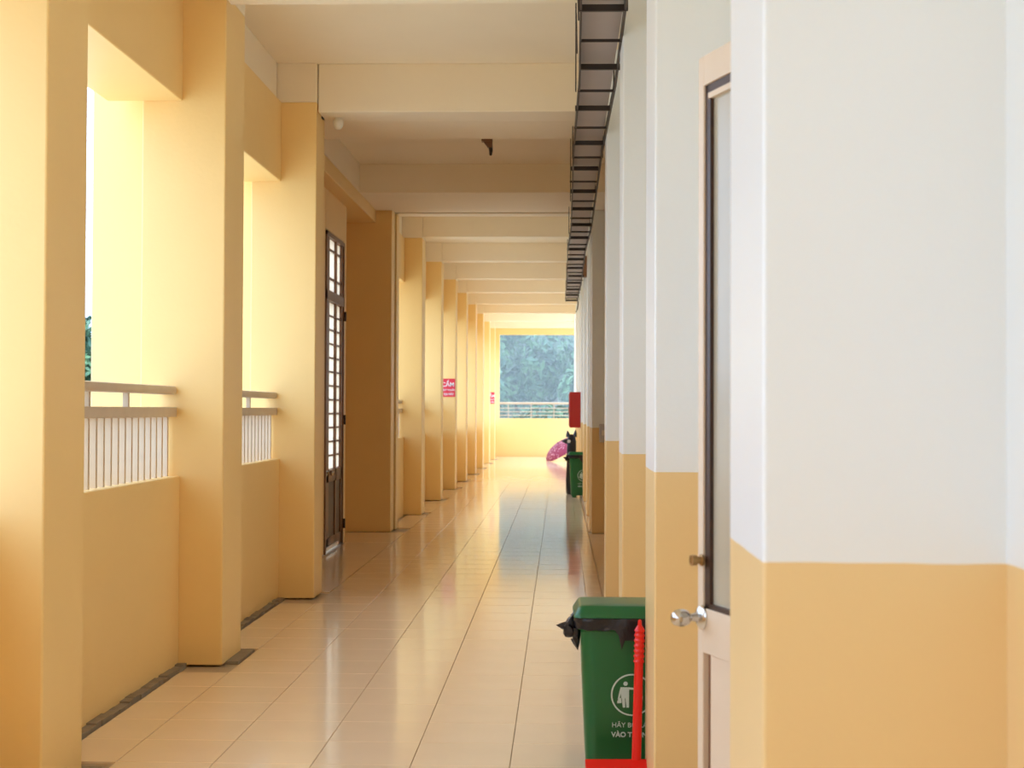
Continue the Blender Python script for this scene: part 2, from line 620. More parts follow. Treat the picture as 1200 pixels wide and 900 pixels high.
bm_box(bm, x1 - 0.028, x1, -0.012, 0.014, z0, z1)
bm_box(bm, x0, x1, -0.012, 0.014, z1 - 0.022, z1)
bm_box(bm, x0, x1, -0.012, 0.014, z0, z0 + 0.012)
obj('glazing_bead', bm, M['door_dark'], door)
box('pale_bead', x0 + 0.02, x1 - 0.02, -0.01, 0.0165, z1 - 0.036, z1 - 0.022, M['door_wood'], door)
box('pane', x0 + 0.02, x1 - 0.02, -0.004, 0.004, z0, z1 - 0.02, M['door_glass'], door)
box('lower_panel', x0 + 0.02, x1 - 0.022, -0.008, 0.010, 0.16, 0.835, M['door_wood'], door, bev=0.004)
box('groove', x0, x1, -0.006, 0.004, 0.158, 0.837, M['brown_wood'], door)
bm = bmesh.new()
kz, kx = 0.922, DW - 0.030
bm_lathe(bm, [(0.0, 0.030), (0.004, 0.030), (0.010, 0.024), (0.014, 0.012), (0.03, 0.009), (0.034, 0.011),
              (0.040, 0.018), (0.05, 0.0215), (0.062, 0.0215), (0.074, 0.018), (0.080, 0.012), (0.082, 0.0)], (kx, DT / 2, kz), (0, 1, 0), 24)
obj('door_knob', bm, M['chrome'], door, smooth=True)
bm = bmesh.new()
bm_lathe(bm, [(0.0, 0.015), (0.004, 0.015), (0.005, 0.009), (0.016, 0.009), (0.017, 0.0135), (0.030, 0.0135), (0.030, 0.008), (0.026, 0.007), (0.026, 0.0)], (DW - 0.028, DT / 2, 1.063), (0, 1, 0), 18)
obj('brass_lock', bm, M['brass'], door, smooth=True)

# ------------------------------------------------------------------ glazed door on the left
door2 = tag(empty('door_2', (DX, 0, 0)), kind='structure')


def d2(name, y0, y1, z0, z1, m, x0=-0.05, x1=0.0, bev=0.0):
    return box(name, x0, x1, y0, y1, z0, z1, m, door2, bev=bev)


Y0, Y1 = 14.22, 15.40
bm = bmesh.new()
bm_box(bm, -0.12, 0.012, Y0, Y0 + 0.05, 0.0, 3.2)
bm_box(bm, -0.12, 0.012, Y1 - 0.045, Y1, 0.0, 3.2)
bm_box(bm, -0.12, 0.012, Y0, Y1, 3.16, 3.2)
bm_box(bm, -0.12, 0.012, Y0, Y1, 2.52, 2.62)
obj('door_frame', bm, M['brown_wood'], door2)
a, c, mid = Y0 + 0.05, Y1 - 0.045, 14.93
bm = bmesh.new()
bm_box(bm, -0.05, 0.0, a, a + 0.20, 0.02, 2.52)
bm_box(bm, -0.05, 0.0, c - 0.075, c, 0.02, 2.52)
bm_box(bm, -0.05, 0.0, mid - 0.03, mid + 0.03, 0.02, 2.52)
bm_box(bm, -0.05, 0.0, a, c, 0.70, 0.82)
bm_box(bm, -0.05, 0.0, a, c, 0.02, 0.14)
obj('door_leaf', bm, M['brown_wood'], door2)
for p0, p1 in ((a + 0.20, mid - 0.03), (mid + 0.03, c - 0.075)):
    d2('lower_panel', p0, p1, 0.14, 0.70, M['brown_panel'], -0.035, -0.012)
    n = 12
    h = (2.52 - 0.82) / n
    for k in range(n):
        d2('pane', p0, p1, 0.82 + k * h + 0.007, 0.82 + (k + 1) * h - 0.007, M['frosted'], -0.03, -0.024)
        if k:
            d2('glazing_bar', p0, p1, 0.82 + k * h - 0.008, 0.82 + k * h + 0.008, M['brown_wood'], -0.04, -0.012)
    for z0, z1 in ((2.63, 2.745), (2.765, 3.035), (3.055, 3.155)):
        d2('pane', p0, p1, z0, z1, M['frosted'], -0.03, -0.024)
    for z in (2.755, 3.045):
        d2('glazing_bar', p0, p1, z - 0.01, z + 0.01, M['brown_wood'], -0.045, -0.01)
d2('transom_mullion', mid - 0.03, mid + 0.03, 2.62, 3.16, M['brown_wood'])
d2('transom_stile', a, a + 0.20, 2.62, 3.16, M['brown_wood'])
d2('transom_stile', c - 0.075, c, 2.62, 3.16, M['brown_wood'])
d2('kick_plate', a + 0.02, c - 0.3, 0.03, 0.065, M['chrome'], 0.0, 0.012)
bm = bmesh.new()
bm_lathe(bm, [(0, 0.03), (0.006, 0.03), (0.012, 0.012), (0.03, 0.011), (0.04, 0.026), (0.06, 0.03), (0.075, 0.02), (0.078, 0)], (0.0, a + 0.07, 0.80), (1, 0, 0), 16)
obj('door_knob', bm, M['chrome'], door2, smooth=True)
for z in (2.42, 1.32, 0.22):
    bm = bmesh.new()
    bm_cyl(bm, (0.022, Y1 - 0.02, z - 0.05), (0.022, Y1 - 0.02, z + 0.05), 0.014, seg=10)
    obj('hinge', bm, M['door_dark'], door2)

# ------------------------------------------------------------------ balcony railings
def make_railing(y0, y1, detailed=True):
    L = y1 - y0
    root = empty('balcony_railing', (-2.2, y0, 1.057))
    bm = bmesh.new()
    bm_box(bm, -0.045, 0.05, 0.0, L, 0.455, 0.503, 0.014)
    obj('top_rail', bm, M['beige_metal'], root, smooth=True)
    box('lower_rail', -0.045, 0.05, 0.0, L, 0.330, 0.385, M['beige_metal'], root, bev=0.004)
    n = max(2, int(round(L / 0.61)))
    for k in range(n):
        y = L - 0.79 - 0.61 * (k - 0) if detailed else L * (k + 0.5) / n
        if y < 0.03:
            y = 0.05
        box('post', -0.014, 0.014, y - 0.014, y + 0.014, 0.385, 0.456, M['beige_metal'], root)
    nb = int(L / 0.11)
    if detailed:
        bm = bmesh.new()
        bm_box(bm, -0.015, 0.015, -0.0125, 0.0125, 0.0, 0.331)
        first = None
        for k in range(nb):
            y = (k + 0.5) * L / nb
            if first is None:
                first = obj('baluster', bm, M['beige_metal'], root)
                first.location = (0, y, 0)
            else:
                c_ = first.copy()
                COL.objects.link(c_)
                c_.parent = root
                c_.location = (0, y, 0)
    else:
        bm = bmesh.new()
        for k in range(nb):
            y = (k + 0.5) * L / nb
            bm_box(bm, -0.015, 0.015, y - 0.0125, y + 0.0125, 0.0, 0.331)
        obj('balusters', bm, M['beige_metal'], root, kind='stuff')
    return root


RG = 'beige railings on the left parapets'
tag(make_railing(5.70, 8.07), 'beige steel railing on the yellow parapet nearest the viewer', 'railing', RG)
tag(make_railing(8.55, 10.95), 'beige steel railing on the second yellow parapet, before the brown glazed door', 'railing', RG)
tag(make_railing(17.5, 19.67), 'short glimpse of beige railing just past the dark orange cross wall', 'railing', RG)
tag(make_railing(*fb[1], False), 'beige railing in the slot after the first far yellow pillar', 'railing', RG)
tag(make_railing(*fb[2], False), 'beige railing in the slot just before the pillar with the red sign', 'railing', RG)

# end railing
er = tag(empty('end_railing', (0, 44.48, 1.17)), 'pale railing with thin bars across the far end of the corridor', 'railing')
bm = bmesh.new()
bm_cyl(bm, (-1.875, 0, 0.46), (0.47, 0, 0.46), 0.035, seg=12)
obj('top_rail', bm, M['beige_metal'], er, smooth=True)
for z in (0.31, 0.20, 0.09):
    bm = bmesh.new()
    bm_cyl(bm, (-1.875, 0, z), (0.47, 0, z), 0.012, seg=8)
    obj('thin_rail', bm, M['beige_metal'], er, smooth=True)
for x in (-1.6, -0.9, -0.2, 0.4):
    box('post', x - 0.012, x + 0.012, -0.012, 0.012, 0.0, 0.44, M['beige_metal'], er)

# ------------------------------------------------------------------ cable tray under the ceiling
TZ = 3.45
tray = tag(empty('cable_tray', (0.21, 0, TZ)), 'long dark cable ladder hung under the ceiling beside the right pillars', 'cable tray')
TY0, TY1 = 6.6, 27.0


def tray_off(y):
    return 0.012 * math.sin(y * 0.9) + 0.008 * math.sin(y * 2.3 + 1)


for s, nm in ((-0.112, 'side_rail'), (0.112, 'side_rail')):
    bm = bmesh.new()
    y = TY0
    segs = []
    while y < TY1 - 0.01:
        y2 = min(y + 2.4, TY1)
        o1, o2 = tray_off(y), tray_off(y2)
        vs = bm_box(bm, s - 0.006, s + 0.006, y, y2, 0.0, 0.055)
        for v in vs:
            t = (v.co.y - y) / (y2 - y)
            v.co.x += o1 * (1 - t) + o2 * t
        y = y2
    obj(nm, bm, M['dark_steel'], tray)
bm = bmesh.new()
bm_box(bm, -0.105, 0.105, TY0, TY1, 0.058, 0.064)
obj('cover_sheet', bm, M['grey_steel'], tray)
y = 7.3
k = 0
while y < TY1:
    o1 = tray_off(y)
    thick = (k % 2 == 0)
    w = 0.022 if thick else 0.012
    bm = bmesh.new()
    bm_box(bm, -0.118 + o1, 0.118 + o1, y - w / 2, y + w / 2, -0.004, 0.03 if thick else 0.012)
    obj('rung', bm, M['dark_steel'], tray)
    y += 0.61 + 0.04 * math.sin(k * 1.7)
    k += 1
for y, dz in ((7.3, 0.0), (9.16, 0), (11.57, 0), (14.0, 0), (16.6, 0), (20.0, 0), (23.5, 0), (26.5, 0)):
    bm = bmesh.new()
    for s in (-0.12, 0.12):
        bm_box(bm, s - 0.004, s + 0.004, y - 0.012, y + 0.012, 0.0, ZC - TZ)
    obj('hanger', bm, M['dark_steel'], tray)
for y in (7.55, 8.25):
    bm = bmesh.new()
    bm_tube(bm, [(-0.122, y, 0.02), (-0.128, y - 0.25, 0.08), (-0.132, y - 0.4, 0.14)], 0.004, 6)
    obj('loose_strap', bm, M['dark_steel'], tray)

jb = tag(box('junction_box', 0.295, 0.415, 22.62, 22.85, 3.52, 3.84, M['brown_wood'], None, bev=0.006), 'brown junction box on a right pillar beside the far end of the cable ladder', 'box')
cb = bmesh.new()
bm_tube(cb, [(0.353, 29.2, 3.72), (0.32, 29.1, 3.70), (0.345, 29.1, 3.58), (0.33, 29.1, 3.45), (0.30, 29.1, 3.40)], 0.014, 6)
tag(obj('cable_end', cb, M['dark_steel'], smooth=True), 'loose dark cable end dangling past the cable ladder', 'cable')

# ------------------------------------------------------------------ small ceiling and wall fittings
br = tag(empty('ceiling_bracket', (-0.70, 14.05, ZC)), 'small dark angled bracket fixed under the ceiling mid-corridor', 'bracket')
bm = bmesh.new()
bm_box(bm, -0.075, 0.03, -0.05, 0.05, -0.03, 0.0)
bm_loft(bm, [[(-0.06, -0.03, -0.03), (0.03, -0.03, -0.03), (0.03, 0.03, -0.03), (-0.06, 0.03, -0.03)],
             [(-0.015, -0.02, -0.09), (0.03, -0.02, -0.09), (0.03, 0.02, -0.09), (-0.015, 0.02, -0.09)]])
obj('plate', bm, M['brown_wood'], br)
bm = bmesh.new()
bm_tube(bm, [(0.01, 0, -0.07), (0.015, 0, -0.12), (0.012, 0, -0.165)], [0.022, 0.018, 0.012], 8)
obj('stub', bm, M['dark_steel'], br)

lp = tag(empty('wall_lamp', (XL + 0.03, 11.22, 3.72)), 'small off-white globe lamp on a bracket atop the pillar before the brown door', 'lamp')
lp.location = (-1.862, 11.2, 3.72)
bm = bmesh.new()
bm_box(bm, 0.0, 0.012, -0.03, 0.03, -0.03, 0.03)
bm_tube(bm, [(0.01, 0, 0.0), (0.05, 0, 0.012), (0.10, 0, 0.012), (0.125, 0, 0.0)], 0.008, 8)
obj('arm', bm, M['dark_steel'], lp)
bm = bmesh.new()
bm_cyl(bm, (0.125, 0, 0.005), (0.125, 0, -0.03), 0.024, 0.03, 14)
obj('socket', bm, M['offwhite'], lp, smooth=True)
bm = bmesh.new()
bm_lathe(bm, [(-0.115, 0.0), (-0.11, 0.02), (-0.095, 0.033), (-0.07, 0.043), (-0.045, 0.042), (-0.03, 0.03), (-0.028, 0.0)], (0.125, 0, 0), (0, 0, 1), 18)
obj('globe', bm, M['offwhite'], lp, smooth=True)

sb = tag(empty('switch_box', (0.50, 16.9, 1.06)), 'small grey electric switch box on the brown cross wall to the right', 'switch')
box('case', -0.05, 0.06, -0.06, 0.0, 0.0, 0.21, M['grey_plastic'], sb, bev=0.008)
box('rocker', -0.02, 0.03, -0.068, -0.058, 0.08, 0.14, M['offwhite'], sb, bev=0.003)


# ------------------------------------------------------------------ lettering helper
def text_mesh(name, body, size, material, parent, loc, align='CENTER', bold=0.0):
    cu = bpy.data.curves.new(name, 'FONT')
    cu.body = body
    cu.size = size
    cu.align_x = align
    cu.offset = 0.0 if 'Ã' in body else bold
    cu.extrude = 0.0006
    tmp = bpy.data.objects.new(name, cu)
    COL.objects.link(tmp)
    bpy.context.view_layer.update()
    dg = bpy.context.evaluated_depsgraph_get()
    me = bpy.data.meshes.new_from_object(tmp.evaluated_get(dg))
    bpy.data.objects.remove(tmp)
    me.materials.clear()
    me.materials.append(material)
    o = bpy.data.objects.new(name, me)
    COL.objects.link(o)
    o.parent = parent
    o.location = loc
    o.rotation_euler = (PI / 2, 0, 0)
    return o


# ------------------------------------------------------------------ red signs on far pillars
def red_sign(x, y, z, w, h, label):
    root = tag(empty('warning_sign', (x, y, z)), label, 'sign', 'red warning signs')
    box('board', -w / 2, w / 2, -0.012, 0.0, 0.0, h, M['red_sign'], root, bev=0.002)
    text_mesh('lettering', 'CẤM', 0.105, M['sign_white'], root, (-0.015, -0.0135, h * 0.57), bold=0.002)
    text_mesh('lettering', 'HÚT THUỐC', 0.040, M['sign_white'], root, (0, -0.0135, h * 0.33), bold=0.001)
    text_mesh('lettering', 'TẠI ĐÂY', 0.048, M['sign_white'], root, (0, -0.0135, h * 0.10), bold=0.0015)
    return root


red_sign(-2.005, 25.958, 1.66, 0.235, 0.325, 'red sign with white lettering on a yellow pillar, near the middle of the row')
red_sign(-1.985, 41.498, 1.60, 0.19, 0.33, 'tiny red sign on the last yellow pillar beside the far opening')

# ------------------------------------------------------------------ fire cabinet
fc = tag(empty('fire_cabinet', (0.36, 26.18, 1.115)), 'red fire hose cabinet mounted on a far right pillar above the bins', 'cabinet')
box('body', -0.20, 0.0, -0.21, 0.21, 0.0, 0.64, M['red_metal'], fc, bev=0.008)
box('door', -0.212, -0.20, -0.19, 0.19, 0.03, 0.61, M['red_metal'], fc, bev=0.003)
box('handle', -0.226, -0.212, -0.16, -0.14, 0.27, 0.37, M['chrome'], fc)


# ------------------------------------------------------------------ wheeled bins
def wavy_band(bm, hx, hy, r, z_top, drops, seed, thick=0.010):
    """liner folded over the rim: outer skirt with an uneven lower edge"""
    rnd = random.Random(seed)
    raw = rrect(hx, hy, r, 8)
    base = []
    for i, p in enumerate(raw):
        q = raw[(i + 1) % len(raw)]
        m_ = max(1, int(math.hypot(q[0] - p[0], q[1] - p[1]) / 0.012))
        base += [(p[0] + (q[0] - p[0]) * j / m_, p[1] + (q[1] - p[1]) * j / m_) for j in range(m_)]
    n = len(base)
    rows = []
    for j, t in enumerate((0.0, 0.25, 0.6, 0.85, 1.0)):
        ring = []
        for k, (x, y) in enumerate(base):
            d = drops(x, y) * (1 + 0.07 * math.sin(k * 0.43 + seed) + 0.04 * math.sin(k * 1.1))
            f = 1 + (0.035 + 0.014 * math.sin(k * 0.61 + j) + rnd.uniform(-.004, .004)) * (1 - 0.5 * t) + (0.012 if j == 1 else 0)
            ring.append(Vector((x * f, y * f, z_top - d * t)))
        rows.append(ring)
    inner = [Vector((x * 0.97, y * 0.97, z_top)) for (x, y) in base]
    rings = [[bm.verts.new(p) for p in inner]] + [[bm.verts.new(p) for p in rr] for rr in rows]
    rings.append([bm.verts.new(Vector((x * 1.004, y * 1.004, rows[-1][k].z + 0.002))) for k, (x, y) in enumerate(base)])
    for a_, b_ in zip(rings[:-1], rings[1:]):
        for k in range(n):
            bm.faces.new((a_[k], a_[(k + 1) % n], b_[(k + 1) % n], b_[k]))


def bag_knot(bm, o, s):
    """crumpled tied corner of a bin liner with short pointed tails"""
    o = Vector(o)
    rnd = random.Random(17)
    for c_, r_, st in (((0.012, 0, 0.012), 0.026, (1.0, 0.9, 1.1)), ((0.0, -0.012, -0.018), 0.026, (0.9, 1, 1.25)), ((0.026, -0.006, -0.028), 0.024, (0.9, 1, 1.3)),
                       ((0.03, 0.0, 0.022), 0.02, (1.2, 0.8, 1.0))):
        res = bmesh.ops.create_icosphere(bm, subdivisions=2, radius=r_ * s)
        for v in res['verts']:
            k_ = 1 + rnd.uniform(-0.2, 0.16)
            v.co = Vector((v.co.x * st[0] * k_, v.co.y * st[1] * k_, v.co.z * st[2] * k_)) + o + Vector(c_) * s
    bm_lathe(bm, [(0, 0.018 * s), (0.012 * s, 0.014 * s), (0.038 * s, 0.0)], o + Vector((-0.015, -0.01, -0.003)) * s, (-1, -0.2, 0.1), 6)
    bm_lathe(bm, [(0, 0.02 * s), (0.02 * s, 0.014 * s), (0.05 * s, 0.0)], o + Vector((0.026, -0.008, -0.05)) * s, (0.2, -0.1, -1), 6)
    bm_lathe(bm, [(0, 0.016 * s), (0.03 * s, 0.0)], o + Vector((0.02, 0.0, 0.034)) * s, (0.3, 0.1, 1), 6)


def make_bin(loc, s, label, big_drape, seed, rz=0.0):
    root = empty('rubbish_bin', loc, rz)
    tag(root, label, 'bin', 'green wheeled bins')
    root.scale = (s, s, s)
    HX, HY, H = 0.205, 0.23, 0.62
    # body (local origin at floor under the body's centre)
    bm = bmesh.new()
    secs = []
    for z, fx, fy, r_ in ((0.03, 0.86, 0.80, 0.035), (0.05, 0.88, 0.82, 0.045), (0.30, 0.935, 0.91, 0.05), (0.57, 0.98, 0.98, 0.05), (0.575, 1.03, 1.03, 0.05), (H, 1.04, 1.04, 0.05)):
        secs.append([Vector((x, y, z)) for x, y in rrect(HX * fx, HY * fy, r_, 6)])
    secs.append([Vector((x, y, H)) for x, y in rrect(HX * 0.95, HY * 0.95, 0.04, 6)])
    secs.append([Vector((x, y, 0.08)) for x, y in rrect(HX * 0.82, HY * 0.78, 0.035, 6)])
    bm_loft(bm, secs)
    obj('body', bm, M['green_plastic'], root, smooth=True)
    # lid
    bm = bmesh.new()
    secs = []
    for z, f, r_ in ((0.622, 1.06, 0.04), (0.624, 1.12, 0.035), (0.634, 1.115, 0.035), (0.664, 1.02, 0.03), (0.668, 1.005, 0.03), (0.671, 0.96, 0.03), (0.673, 0.55, 0.02), (0.674, 0.2, 0.01)):
        secs.append([Vector((x, y, z)) for x, y in rrect(HX * f, HY * f, r_, 6)])
    bm_loft(bm, secs)
    lid = obj('lid', bm, M['green_plastic'], root, smooth=True)
    box('lid_grip', -0.16, 0.16, 0.20, 0.275, 0.60, 0.628, M['green_plastic'], root, bev=0.01)
    for ob in list(root.children):
        for v in ob.data.vertices:
            if v.co.z > 0.55:
                v.co.z -= 0.024 * (v.co.y + HY) / (2 * HY)
    # axle and wheels at the back
    bm = bmesh.new()
    bm_cyl(bm, (-0.165, 0.17, 0.07), (0.165, 0.17, 0.07), 0.010, seg=10)
    obj('axle', bm, M['dark_steel'], root)
    for sx in (-1, 1):
        bm = bmesh.new()
        bm_cyl(bm, (sx * 0.13, 0.17, 0.07), (sx * 0.165, 0.17, 0.07), 0.07, seg=20)
        obj('wheel', bm, M['dark_bin'], root, smooth=True)
    for sx in (-0.13, 0.13):
        box('foot', sx - 0.03, sx + 0.03, -0.16, -0.10, 0.0, 0.034, M['green_plastic'], root)

    def drops(x, y):
        d = 0.045
        if big_drape and y < 0:
            d = 0.045 + 0.22 * max(0.0, min(1.0, (x + 0.06) / 0.14))
        elif y < 0:
            # front: pointed drip right of centre
            d += 0.042 * max(0.0, min(1.0, (x + 0.075) / 0.05)) + 0.055 * math.exp(-((x + 0.043) / 0.008) ** 2)
        return d
    bm = bmesh.new()
    wavy_band(bm, HX * 1.06, HY * 1.06, 0.055, 0.622, drops, seed)
    bag_knot(bm, (-HX * 1.06 - 0.03, -HY * 0.55, 0.585), 1.0)
    for v in bm.verts:
        v.co.z -= 0.024 * (v.co.y + HY) / (2 * HY)
    obj('bin_liner', bm, M['black_bag'], root, smooth=True)
    # print on the front face: ring, litter figure, two lines
    yf = -HY * 0.925 - 0.002

    def yfront(z):
        # front plane of the tapered body at height z
        pts = [(0.05, 0.82), (0.30, 0.91), (0.57, 0.98)]
        for (za, fa), (zb, fb_) in zip(pts[:-1], pts[1:]):
            if z <= zb:
                return -HY * (fa + (fb_ - fa) * (z - za) / (zb - za))
        return -HY * 0.98
    zc = 0.322
    pr = empty('print')
    pr.parent = root
    sl = (yfront(0.55) - yfront(0.31)) / 0.24
    pr.location = (0, yfront(zc) - 0.003, zc)
    pr.rotation_euler = (math.atan(-sl) * -1 * -1, 0, 0)
    bm = bmesh.new()
    R1_, R2_ = 0.083, 0.077
    n = 48
    o_ = [bm.verts.new((R1_ * math.cos(2 * PI * k / n), 0, R1_ * math.sin(2 * PI * k / n))) for k in range(n)]
    i_ = [bm.verts.new((R2_ * math.cos(2 * PI * k / n), 0, R2_ * math.sin(2 * PI * k / n))) for k in range(n)]
    for k in range(n):
        bm.faces.new((o_[k], o_[(k + 1) % n], i_[(k + 1) % n], i_[k]))
    obj('printed_ring', bm, M['print_white'], pr)
    bm = bmesh.new()

    def poly(pts):
        bm.faces.new([bm.verts.new((x, -0.0003, z)) for x, z in pts])
    n = 16
    poly([(-0.026 + 0.0085 * math.cos(2 * PI * k / n), 0.044 + 0.0085 * math.sin(2 * PI * k / n)) for k in range(n)])
    poly([(-0.045, 0.030), (-0.012, 0.030), (-0.012, -0.012), (-0.043, -0.012)])       # torso
    poly([(-0.012, 0.030), (0.022, 0.027), (0.022, 0.020), (-0.012, 0.021)])            # arm to the basket
    poly([(-0.045, 0.030), (-0.043, 0.008), (-0.051, -0.020), (-0.056, -0.018), (-0.050, 0.012)])
    poly([(-0.041, -0.012), (-0.028, -0.012), (-0.027, -0.050), (-0.036, -0.050)])
    poly([(-0.026, -0.012), (-0.012, -0.012), (-0.012, -0.050), (-0.022, -0.050)])
    poly([(-0.048, -0.012), (-0.043, -0.012), (-0.041, -0.032), (-0.058, -0.034), (-0.058, -0.024)])
    poly([(0.012, -0.005), (0.042, -0.005), (0.038, -0.050), (0.016, -0.050)])          # basket
    poly([(0.020, 0.006), (0.027, 0.012), (0.033, 0.006), (0.026, 0.0)])                # thrown litter
    obj('litter_pictogram', bm, M['print_white'], pr)
    text_mesh('lettering', 'HÃY BỎ RÁC', 0.027, M['print_white'], pr, (0, -0.0005, -0.128), bold=0.0008)
    text_mesh('lettering', 'VÀO THÙNG', 0.027, M['print_white'], pr, (0, -0.0005, -0.166), bold=0.0008)
    return root


make_bin((0.283, 5.915, 0.0), 1.0, 'green wheeled bin with black liner and white pictogram, beside the red dustpan', False, 3)
make_bin((0.375, 23.98, 0.0), 1.12, 'distant green bin with a black liner drooping over its front, under the red cabinet', True, 8)

# tall black bag bundle behind the distant bin
rb = tag(empty('rubbish_bag', (0.19, 24.75, 0.0)), 'tall tied black rubbish bag with knotted ears behind the distant green bin', 'bag')
bm = bmesh.new()
secs = []
rnd = random.Random(5)
for z, f in ((0.0, 0.9), (0.03, 1.05), (0.25, 1.08), (0.5, 1.0), (0.75, 0.95), (0.9, 0.92), (0.98, 0.7), (1.02, 0.3)):
    secs.append([Vector((x * f * (1 + rnd.uniform(-.05, .05)), y * f * (1 + rnd.uniform(-.05, .05)), z)) for x, y in rrect(0.085, 0.10, 0.05, 4)])
bm_loft(bm, secs)
obj('bag', bm, M['black_bag'], rb, smooth=True)
bm = bmesh.new()
bm_lathe(bm, [(0, 0.04), (0.05, 0.035), (0.12, 0.0)], (-0.055, 0, 0.97), (-0.15, 0, 1), 8)
bm_lathe(bm, [(0, 0.035), (0.06, 0.03), (0.14, 0.0)], (0.055, 0, 0.97), (0.1, 0, 1), 8)
bm_lathe(bm, [(0, 0.05), (0.05, 0.035), (0.11, 0.0)], (-0.07, -0.02, 0.90), (-1, -0.1, 0.05), 8)
obj('knot', bm, M['black_bag'], rb, smooth=True)
bm = bmesh.new()
bm_lathe(bm, [(-0.01, 0.0), (0.0, 0.03), (0.012, 0.026), (0.018, 0.0)], (-0.045, -0.095, 0.90), (-0.3, -1, 0), 10)
obj('pale_spot', bm, M['offwhite'], rb, smooth=True)  # small off-white spot on the front of the bag

# ------------------------------------------------------------------ dustpans
def make_dustpan(name, loc, rz, m_pan, m_grip, label, lean=0.0, s=1.0):
    root = tag(empty(name, loc, rz), label, 'dustpan')
    root.scale = (s, s, s)
    bm = bmesh.new()
    # scoop: back wall, sides sloping down to the open front (-y), floor
    w, d, h, t = 0.12, 0.20, 0.105, 0.004
    bm_box(bm, -w, w, -d, 0, 0.0, t)
    bm_box(bm, -w, w, -t, 0, 0.0, h)
    for sx in (-1, 1):
        x0, x1 = (sx * w, sx * w - sx * t)
        v = [bm.verts.new(p) for p in ((x0, 0, 0), (x0, -d, 0), (x0, -d, 0.012), (x0, 0, h), (x1, 0, 0), (x1, -d, 0), (x1, -d, 0.012), (x1, 0, h))]
        for f in ((0, 1, 2, 3), (4, 7, 6, 5), (0, 3, 7, 4), (1, 5, 6, 2), (2, 6, 7, 3), (0, 4, 5, 1)):
            bm.faces.new([v[i] for i in f])
    bm_loft(bm, [[(-w, 0, h), (w, 0, h), (w, -0.05, h * 0.80), (-w, -0.05, h * 0.80)],
                 [(-w, 0, h + t), (w, 0, h + t), (w, -0.05, h * 0.80 + t), (-w, -0.05, h * 0.80 + t)]])
    obj('scoop', bm, m_pan, root)
    bm = bmesh.new()
    top = Vector((0.075 + lean, 0.0, 0.615))
    bot = Vector((0.075, 0.012, 0.06))
    bm_tube(bm, [bot, bot.lerp(top, 0.5), bot.lerp(top, 0.75)], [0.0185, 0.0175, 0.0165], 14)
    obj('handle', bm, m_grip, root, smooth=True)
    bm = bmesh.new()
    pts, rr = [], []
    n = 28
    for k in range(n + 1):
        t_ = 0.75 + 0.25 * k / n
        pts.append(bot.lerp(top, t_))
        rr.append(0.0185 + (0.0022 if (k % 4) < 2 else -0.0012) if k < 25 else 0.019 - 0.003 * (k - 25))
    bm_tube(bm, pts, rr, 14)
    g = obj('grip', bm, m_grip, root, smooth=True)
    bm = bmesh.new()
    bm_lathe(bm, [(0, 0.008), (0.02, 0.007), (0.024, 0.0)], top, (0, 0, 1), 8)
    obj('hanging_lug', bm, m_grip, root, smooth=True)
    return root


make_dustpan('dustpan', (0.217, 5.545, 0.0), 0.05, M['red_plastic'], M['red_plastic'], 'bright red long-handled dustpan standing in front of the near green bin', lean=0.012)

# ------------------------------------------------------------------ pink umbrella lying open
um = tag(empty('umbrella', (0.06, 40.6, 0.0)), 'open pink dotted umbrella left on the floor near the far parapet', 'umbrella')
R, DEP, NR = 0.55, 0.22, 8
axis_m = Matrix.Translation((0.0, 0, 0.36)) @ Matrix.Rotation(math.radians(-34), 4, 'Y') @ Matrix.Rotation(0.25, 4, 'X')
bm = bmesh.new()
rings = []
for j in range(7):
    t = j / 6
    ring = []
    for k in range(NR * 4):
        a = 2 * PI * k / (NR * 4)
        sc = 1 - 0.045 * t * abs(math.sin(a * NR / 2))
        rr = R * math.sin(t * PI / 2 * 0.95) / math.sin(PI / 2 * 0.95) * sc
        ring.append(bm.verts.new(axis_m @ Vector((rr * math.cos(a), rr * math.sin(a), DEP * math.cos(t * PI / 2)))) if j else None)
    rings.append(ring)
apex = bm.verts.new(axis_m @ Vector((0, 0, DEP)))
for k in range(NR * 4):
    bm.faces.new((apex, rings[1][k], rings[1][(k + 1) % (NR * 4)]))
for j in range(1, 6):
    for k in range(NR * 4):
        k2 = (k + 1) % (NR * 4)
        bm.faces.new((rings[j][k], rings[j + 1][k], rings[j + 1][k2], rings[j][k2]))
zmin = min(v.co.z for v in bm.verts)
um.location.z = -zmin + 0.002
obj('canopy', bm, M['umbrella'], um, smooth=True)
bm = bmesh.new()
bm_tube(bm, [axis_m @ Vector((0, 0, DEP + 0.06)), axis_m @ Vector((0, 0, 0)), axis_m @ Vector((0, 0, -0.30))], 0.008, 8)
obj('shaft', bm, M['dark_steel'], um, smooth=True)
for k in range(NR):
    a = 2 * PI * k / NR
    bm = bmesh.new()
    pts = []
    for j in range(7):
        t = j / 6
        rr = R * math.sin(t * PI / 2 * 0.95) / math.sin(PI / 2 * 0.95)
        pts.append(axis_m @ Vector((rr * math.cos(a), rr * math.sin(a), DEP * math.cos(t * PI / 2) - 0.006)))
    bm_tube(bm, pts, 0.004, 5)
    obj('rib', bm, M['dark_steel'], um)

# ------------------------------------------------------------------ outside: ground and trees
ground = box('ground', -120, 120, -60, 160, -4.2, -3.8, M['ground'], kind='structure')


